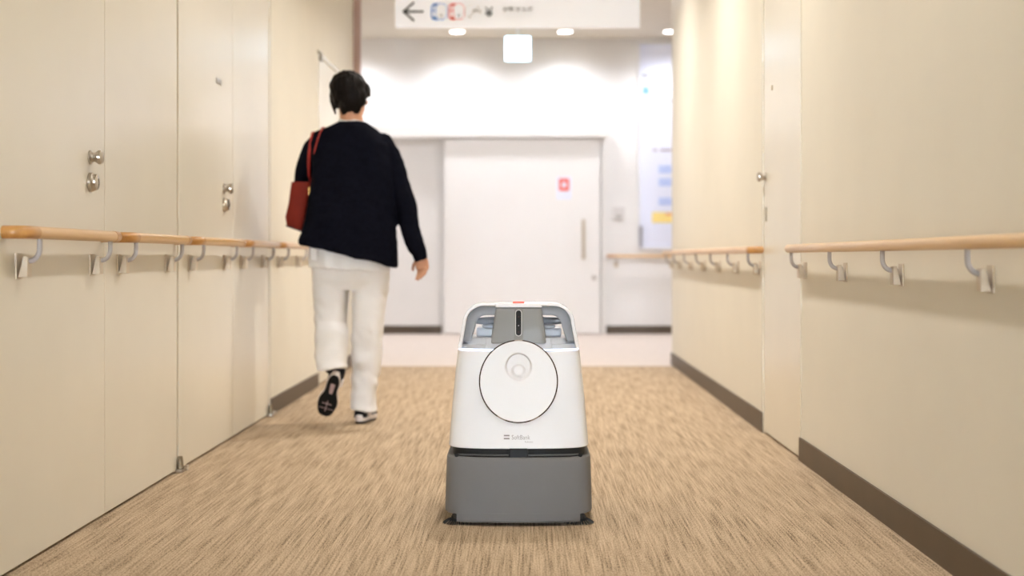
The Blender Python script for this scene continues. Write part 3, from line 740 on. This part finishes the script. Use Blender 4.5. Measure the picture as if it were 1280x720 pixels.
for path in ([P(478, 182, .0), P(497, 225, -.01), P(507, 258, -.02), P(514, 288, -.025), P(521, 308, -.03), wrR], [P(399, 184, .0), P(391, 194, .02), P(383, 212, .07), P(381, 230, .12), Vector((-1.02, 6.80, 1.165)), wrL]):
    tube(bm, path, [.042, .040, .036, .034, .027, .022], 18, spline=4)
def hand(wr, d, side, pn, curl=1.0):
    """wr wrist, d direction of the fingers, side towards the thumb, pn palm normal"""
    d = d.normalized(); side = (side - d * side.dot(d)).normalized(); pn = d.cross(side) if d.cross(side).dot(pn) > 0 else side.cross(d)
    def L(a, b, c): return wr + (d * a + side * b + pn * c) * .80
    def pill(pts, r): tube(bm, pts, r, 10, spline=3); ellipsoid(bm, pts[-1], (r[-1],) * 3, seg=10)
    tube(bm, [L(-.03, 0, 0), L(0, 0, 0), L(.03, .004, 0), L(.065, .002, .004), L(.082, 0, .008)], [(.020, .016), (.022, .015), (.030, .014), (.0325, .0115), (.028, .008)], 16, spline=3) if abs(frames([wr, wr + d])[0][1].dot(side)) > .7 else tube(bm, [L(-.03, 0, 0), L(0, 0, 0), L(.03, .004, 0), L(.065, .002, .004), L(.082, 0, .008)], [(.016, .020), (.015, .022), (.014, .030), (.0115, .0325), (.008, .028)], 16, spline=3)
    for k, (off, ln) in enumerate(((.031, .070), (.0105, .078), (-.0105, .072), (-.030, .056))):
        c = curl * (1 + .12 * k)
        pts = [L(.070, off, .006)]; a = .12 * c; p = pts[0]
        for j, fr in enumerate((.16, .42, .25, .17)):
            a += (.10, .42, .50, .38)[j] * c
            p = p + (d * math.cos(a) + pn * math.sin(a) + side * off * .6) * ln * fr * .80; pts.append(p)
        pill(pts, [.0078, .0074, .0069, .0064, .0055])
    pill([L(.012, .026, .004), L(.034, .046, .014), L(.056, .054, .026), L(.076, .050, .036)], [.0105, .0092, .008, .0066])
hand(wrR, Vector((.10, .02, -1)), Vector((-.72, .62, 0)), Vector((-.6, -.7, 0)), .55)
hand(wrL, Vector((.3, .9, .1)), Vector((.2, 0, 1)), Vector((1, 0, 0)), 1.6)
bm = remesh(bm, .0030, 3)
person = mesh_obj('person', bm, M_SKIN, None, 80)
tag(person, 'person in navy cardigan and white trousers walking away along the left', 'person')
for s in (-1, 1):
    bm = bmesh.new(); ellipsoid(bm, H((s * .031, .074, .003)), (.012, .010, .007), TURN, 12); mesh_obj('eye', bm, mat('eye_white', (.75, .72, .7), .2), person, True)

# --- hair: swept up at the back, loose lock on the left
bm = bmesh.new()
ellipsoid(bm, H((0, -.022, .034)), (.086, .098, .084), TURN)
ellipsoid(bm, P(436, 108, -.03), (.083, .075, .060))
ellipsoid(bm, P(441, 121, -.055), (.064, .052, .070))
ellipsoid(bm, P(424, 119, -.02), (.036, .05, .066))
ellipsoid(bm, P(434, 131, -.05), (.040, .040, .040))
ellipsoid(bm, P(424, 101, -.02), (.028, .035, .028)); ellipsoid(bm, P(443, 100, -.03), (.040, .04, .032))
ellipsoid(bm, P(455, 113, -.005), (.026, .040, .042))
tube(bm, [P(418, 108, .0), P(416, 122, .0), P(417.5, 133, .0), P(420, 143, .0)], [(.018, .024), (.018, .022), (.012, .016), (.004, .006)], 12, spline=4)
tube(bm, [P(447, 128, -.06), P(446, 138, -.055), P(445, 143, -.05)], [.028, .020, .008], 12, spline=3)
tube(bm, [P(431, 130, -.06), P(430, 139, -.055), P(428, 143, -.05)], [.028, .020, .008], 12, spline=3)
tube(bm, [P(458, 112, .01), P(462, 118, .015), P(464, 121, .02)], [.018, .010, .003], 10, spline=3)
random.seed(3)
for k in range(46):
    a = random.uniform(.15, 2.95); p0 = P(437 + 22 * math.cos(a), 114 - 20 * math.sin(a), random.uniform(-.06, .03))
    c0 = P(436, 128, -.09); m_ = (p0 + c0) / 2 + Vector((0, -.025, .012))
    tube(bm, [p0, m_, c0], [.009, .011, .006], 6, spline=3)
bm = remesh(bm, .0045, 2)
wrinkle(bm, .006, (70, 40, 14), 3); wrinkle(bm, .0028, (170, 90, 28), 8)
mesh_obj('hair', bm, M_HAIR, person, 80)

# --- trousers
bm = bmesh.new()
loft(bm, [tsec(322, 391, 486, .112, .02), tsec(335, 390, 487, .118, .02), tsec(350, 390, 487, .112, .02), tsec(362, 393, 484, .09, .02)])
def leg(rows):
    loft(bm, rows)
leg([tsec(335, 438, 487, .10, .02), tsec(360, 440, 486, .095, .02), tsec(390, 440.5, 481, .085, .025), tsec(425, 440.5, 478, .078, .03), tsec(455, 440.5, 475, .072, .03), tsec(485, 440, 471.5, .068, .03), tsec(505, 438, 471, .07, .03), tsec(513, 438, 471.5, .074, .03, slant=.008)])
# left leg: thigh, then shin swinging back towards the viewer
def oring(c, hw, dep, tilt, N=40, roll=0):
    c = Vector(c); out = []
    ax = Vector((math.cos(roll), 0, math.sin(roll))); n_ = Vector((0, math.cos(tilt), math.sin(tilt)))
    for k in range(N):
        t = 2 * PI * k / N; out.append(c + ax * hw * math.cos(t) + n_ * dep * math.sin(t))
    return out
K_ = P(415, 405, .02)
leg([tsec(335, 391, 437, .10, .02), tsec(360, 391.5, 435.5, .094, .02), tsec(385, 393, 434.5, .086, .018), oring(P(413.8, 405, .012), .078, .084, -.20), oring(P(414.5, 424, -.03), .077, .080, -.60), oring(P(414, 438, -.11), .076, .074, -.92), oring(P(413.5, 449, -.185), .076, .068, -.85), oring(P(414.5, 457, -.245), .074, .062, -.45, roll=.05), oring(P(416.5, 462, -.272), .073, .058, -.12, roll=.18)])
bm = remesh(bm, .007, 5)
wrinkle(bm, .009, (12, 9, 14), 5, (.70, .25)); wrinkle(bm, .004, (14, 12, 26), 9)
# soft diagonal folds below the seat and around the knees
for v in bm.verts:
    p = v.co
    if p.z < .72: v.co = p + v.normal * .0060 * math.sin(p.z * 70 + p.x * 75 + 4 * noise.noise(p * 6)) * max(0, noise.noise(p * 7 + Vector((4, 1, 2))) + .15)
mesh_obj('trousers', bm, M_TROU, person, 80)

# --- tunic: hem below the cardigan, tail at the left, collar
bm = bmesh.new()
loft(bm, [tsec(265, 400, 488, .112, .0, slant=0), tsec(300, 389, 489, .122, .0), tsec(322, 385.5, 488, .134, .0), tsec(335, 386, 486.5, .142, .0, slant=.008), tsec(337.5, 386.5, 486, .140, .0, slant=.012)])
bm = remesh(bm, .007, 2); wrinkle(bm, .006, (26, 10, 5), 2)
tun = mesh_obj('tunic', bm, M_TUNIC, person, 80)
bm = bmesh.new(); loft(bm, [tsec(y, x0, x1, .014, -.10 + (y - 300) * -.0006) for y, x0, x1 in ((298, 388, 400), (310, 386.5, 399), (324, 386.5, 397.5), (326, 388, 396))])
bm = remesh(bm, .005, 2); mesh_obj('tunic_tail', bm, M_TUNIC, tun, 80)
bm = bmesh.new()
tube(bm, [P(440, 159, .0), P(440.5, 153.5, .0), P(441, 150.2, .0)], [(.074, .070), (.066, .064), (.063, .061)], 30)
mesh_obj('tunic_collar', bm, M_TUNIC, tun, True)

# --- cardigan
bm = bmesh.new()
loft(bm, [tsec(153.5, 423, 459, .062, .0), tsec(157, 413, 464, .072, .0), tsec(161, 403, 470, .085, .0), tsec(166, 393, 475, .092, .0), tsec(172, 389, 481, .098, .0), tsec(182, 387, 489, .108, .0), tsec(205, 390, 491, .122, -.005), tsec(240, 389, 493, .130, -.01), tsec(275, 381, 495, .135, -.02), tsec(300, 376, 497, .140, -.025, slant=.03), tsec(314, 373, 497, .142, -.03, slant=.05), tsec(320, 374, 497, .140, -.03, slant=.056)])
def sleeve(pts, rad): tube(bm, pts, rad, 22, spline=5); ellipsoid(bm, pts[0], (rad[0],) * 3)
sleeve([P(478, 180, .0), P(487, 195, .0), P(497, 225, -.01), P(507, 258, -.02), P(514, 288, -.025), P(519, 304, -.03), P(524, 314, -.03), P(526.5, 322.5, -.03)], [.052, .056, .055, .051, .049, .045, .036, .031])
tube(bm, [P(525, 317, -.03), P(527.3, 325.2, -.03)], [.033, .030], 20)
sleeve([P(401, 179, .0), P(392, 189, .02), P(383, 212, .07), P(381, 230, .12), Vector((-1.02, 6.80, 1.165)), Vector((-.985, 6.90, 1.16))], [.052, .056, .052, .047, .042, .034])
bm = remesh(bm, .007, 4); wrinkle(bm, .010, (10, 7, 7), 11); wrinkle(bm, .004, (24, 24, 30), 4)
bm.normal_update(); bm.faces.ensure_lookup_table()
CBV = BVHTree.FromBMesh(bm)
car = mesh_obj('cardigan', bm, M_NAVY, person, 80)

# --- shoes (length along +y, sole at z = 0)
def shoe(mx, label):
    L_ = .245
    def width(t): return .031 + .015 * sm(.30, .72, t) - .006 * math.exp(-((t - .42) / .14) ** 2)
    def outline(z, grow=0, n=44, top=False):
        out = []
        for k in range(n):
            a = 2 * PI * k / n; t = .5 - .5 * math.cos(a); e_ = math.sin(a)
            wv = (width(t) + grow) * math.copysign(abs(e_) ** .62, e_)
            out.append(Vector((wv, (t - .5) * (L_ + grow * 2) + L_ / 2, z)))
        return out
    s = empty('shoe'); s.parent = person; s['label'] = label
    def add(name, bm, m, parent, sm_=True):
        bmesh.ops.transform(bm, matrix=mx, verts=bm.verts[:]); return mesh_obj(name, bm, m, parent, sm_)
    bm = bmesh.new(); loft(bm, [outline(.008, -.001), outline(.010, .002), outline(.020, .004), outline(.030, .002), outline(.031, -.004)])
    for v in bm.verts: v.co.z += .010 * max(0, 1 - v.co.y / .11) * (v.co.z > .02)
    add('midsole', bm, M_MID, s)
    bm = bmesh.new(); loft(bm, [outline(0, -.004), outline(.001, 0), outline(.0095, .001)])
    so = add('outsole', bm, M_OUT, s)
    bm = bmesh.new()
    for p in (round_poly([(-.010, .045), (.012, .045), (.009, .105), (-.006, .105)], .006), ):
        loft(bm, [[Vector((x, y, .001)) for x, y in p], [Vector((x, y, -.0012)) for x, y in p]])
    for x0, x1, y0, y1 in ((-.025, .020, .166, .170), (-.034, .034, .196, .1985), (-.003, .0005, .15, .215)):
        box(bm, x0, x1, y0, y1, -.0011, .001)
    add('sole_inlay', bm, M_PINK, so, False)
    bm = bmesh.new(); rows = []
    for i in range(13):
        t = i / 12; yy = .004 + t * (L_ - .010)
        hgt = .072 - .006 * t if t < .35 else .070 - .046 * sm(.35, 1.0, t)
        wd = width(t) * (1 - .35 * max(0, (t - .85) / .15)) * (.80 if i == 0 else 1)
        rows.append([Vector((wd * math.copysign(abs(math.cos(a)) ** .8, math.cos(a)) * (1 - .25 * max(0, math.sin(a))), yy, .028 + (hgt * (max(0, math.sin(a)) ** .8)))) for a in [2 * PI * k / 24 for k in range(24)]])
    loft(bm, rows); u = add('upper', bm, M_SHOE, s)
    bm = bmesh.new(); tube(bm, [(0, .052, .072), (0, .050, .108)], [(.030, .036), (.032, .037)], 20); add('shoe_collar', bm, M_SHOE, u)
    bm = bmesh.new(); box(bm, -.046, .046, .004, .03, .0, .0)if False else box(bm, .030, .041, .045, .075, .03, .058, bev=.003); add('side_flash', bm, M_MID, u)
    return s
mr = Matrix.Translation((P(450, 527, 0).x, 6.565, .001)) @ Matrix.Rotation(-.10, 4, 'Z')
shoe(mr, 'planted right shoe seen from the heel')
heel, toe = Vector((-.866, 6.285, .245)), Vector((-.944, 6.435, .035))
d = (toe - heel).normalized(); nrm = Vector((.10, -1, 0)); up = -(nrm - d * nrm.dot(d)).normalized(); xx = d.cross(up)
ml = Matrix.Translation(heel) @ Matrix((xx, d, up)).transposed().to_4x4()
shoe(ml, 'lifted left shoe showing its black sole')
bm = bmesh.new(); tube(bm, [P(414, 451, -.19), P(415.5, 457, -.225), ankL + Vector((.002, .038, .004)), ankL + Vector((-.004, .055, -.035))], [.040, .041, .038, .032], 20, spline=4)
mesh_obj('sock', bm, M_SHOE, person, True)

# ------------------------------------------------------------------ red shoulder bag
bag = empty('shoulder_bag', (-1.10, 6.66, .92)); tag(bag, 'red leather tote bag hanging from the left shoulder', 'bag')
M_RED = mat('red_leather', (.18, .016, .007), .6, spec=.15, var=.08, scale=20, bump=.1); M_STR = mat('red_strap', (.36, .020, .015), .5); M_EDGE = mat('bag_edge', (.035, .008, .006), .5)
def bl(v): return Vector(v) - Vector((-1.10, 6.66, .92))
def bagring(z, x0, x1, y0, y1, n=8, N=48, lift=0):
    cx, hw, cy, hd = (x0 + x1) / 2, (x1 - x0) / 2, (y0 + y1) / 2, (y1 - y0) / 2; out = []
    for k in range(N):
        t = 2 * PI * k / N; c, s_ = math.cos(t), math.sin(t)
        ux = math.copysign(abs(c) ** (2 / n), c)
        out.append(bl((cx + hw * ux, cy + hd * math.copysign(abs(s_) ** (2 / n), s_), z - lift * ux)))
    return out
bm = bmesh.new()
loft(bm, [bagring(.915, -1.128, -1.071, 6.61, 6.83, lift=.012), bagring(.922, -1.142, -1.064, 6.595, 6.845, lift=.014), bagring(.96, -1.147, -1.054, 6.585, 6.855, lift=.012), bagring(1.04, -1.130, -1.034, 6.58, 6.86), bagring(1.137, -1.118, -1.020, 6.585, 6.855), bagring(1.136, -1.112, -1.034, 6.592, 6.848), bagring(1.06, -1.112, -1.05, 6.595, 6.845)])
mesh_obj('body', bm, M_RED, bag, 35)
bm = bmesh.new(); r_ = bagring(.917, -1.143, -1.063, 6.594, 6.846, lift=.014); tube(bm, r_ + r_[:1], .0035, 6); mesh_obj('piping', bm, M_EDGE, bag, True)
def strap(xs_, name='strap'):
    pts = []
    for x, y in xs_:
        c = P(x, y, 0); h = CBV.ray_cast(Vector((c.x, 5.5, c.z)), Vector((0, 1, 0)))[0]
        if not h: continue
        Y = h.y - .012; pts.append(Vector(((x - 660) * Y / F, Y, CAM_Z + (322 - y) * Y / F)))
    tx = pts[0].x; over = []
    for Y in (6.53, 6.57, 6.61, 6.65):
        h = CBV.ray_cast(Vector((tx + .004, Y, 2)), Vector((0, 0, -1)))[0]
        if h and h.z > pts[0].z - .01: over.append(Vector((tx + .004, Y, h.z + .005)))
    fr = []
    for z in (1.30, 1.22):
        h = CBV.ray_cast(Vector((tx - .01, 7.5, z)), Vector((0, -1, 0)))[0]
        fr.append(Vector((tx - .01, (h.y if h else 6.68) + .010, z)))
    fr.append(Vector((-1.06, 6.86, 1.12)))
    pts = [bl(p) for p in fr[::-1] + over[::-1] + pts]
    bm = bmesh.new(); tube(bm, pts, [(.0075, .0035)] * len(pts), 10, spline=4); mesh_obj(name, bm, M_STR, bag, True)
strap([(391.5, 167), (388.8, 177), (386.5, 190), (385.8, 203), (386.2, 216), (386.8, 229)])
strap([(400.5, 165), (397, 175), (393, 190), (391.8, 203), (392, 214), (392.5, 226)])
bm = bmesh.new(); c = P(387, 236, -.03); lathe(bm, bl((c.x, 6.588, c.z)), (0, -1, 0), [(0, .010), (.006, .010), (.008, .006), (.0085, 0)], 14); box(bm, *(lambda v: (v.x - .006, v.x + .006, v.y - .006, v.y, v.z - .045, v.z - .008))(bl((c.x, 6.586, c.z)))); mesh_obj('clasp', bm, mat('gold_clasp', (.75, .50, .20), .25, metal=1), bag, True)
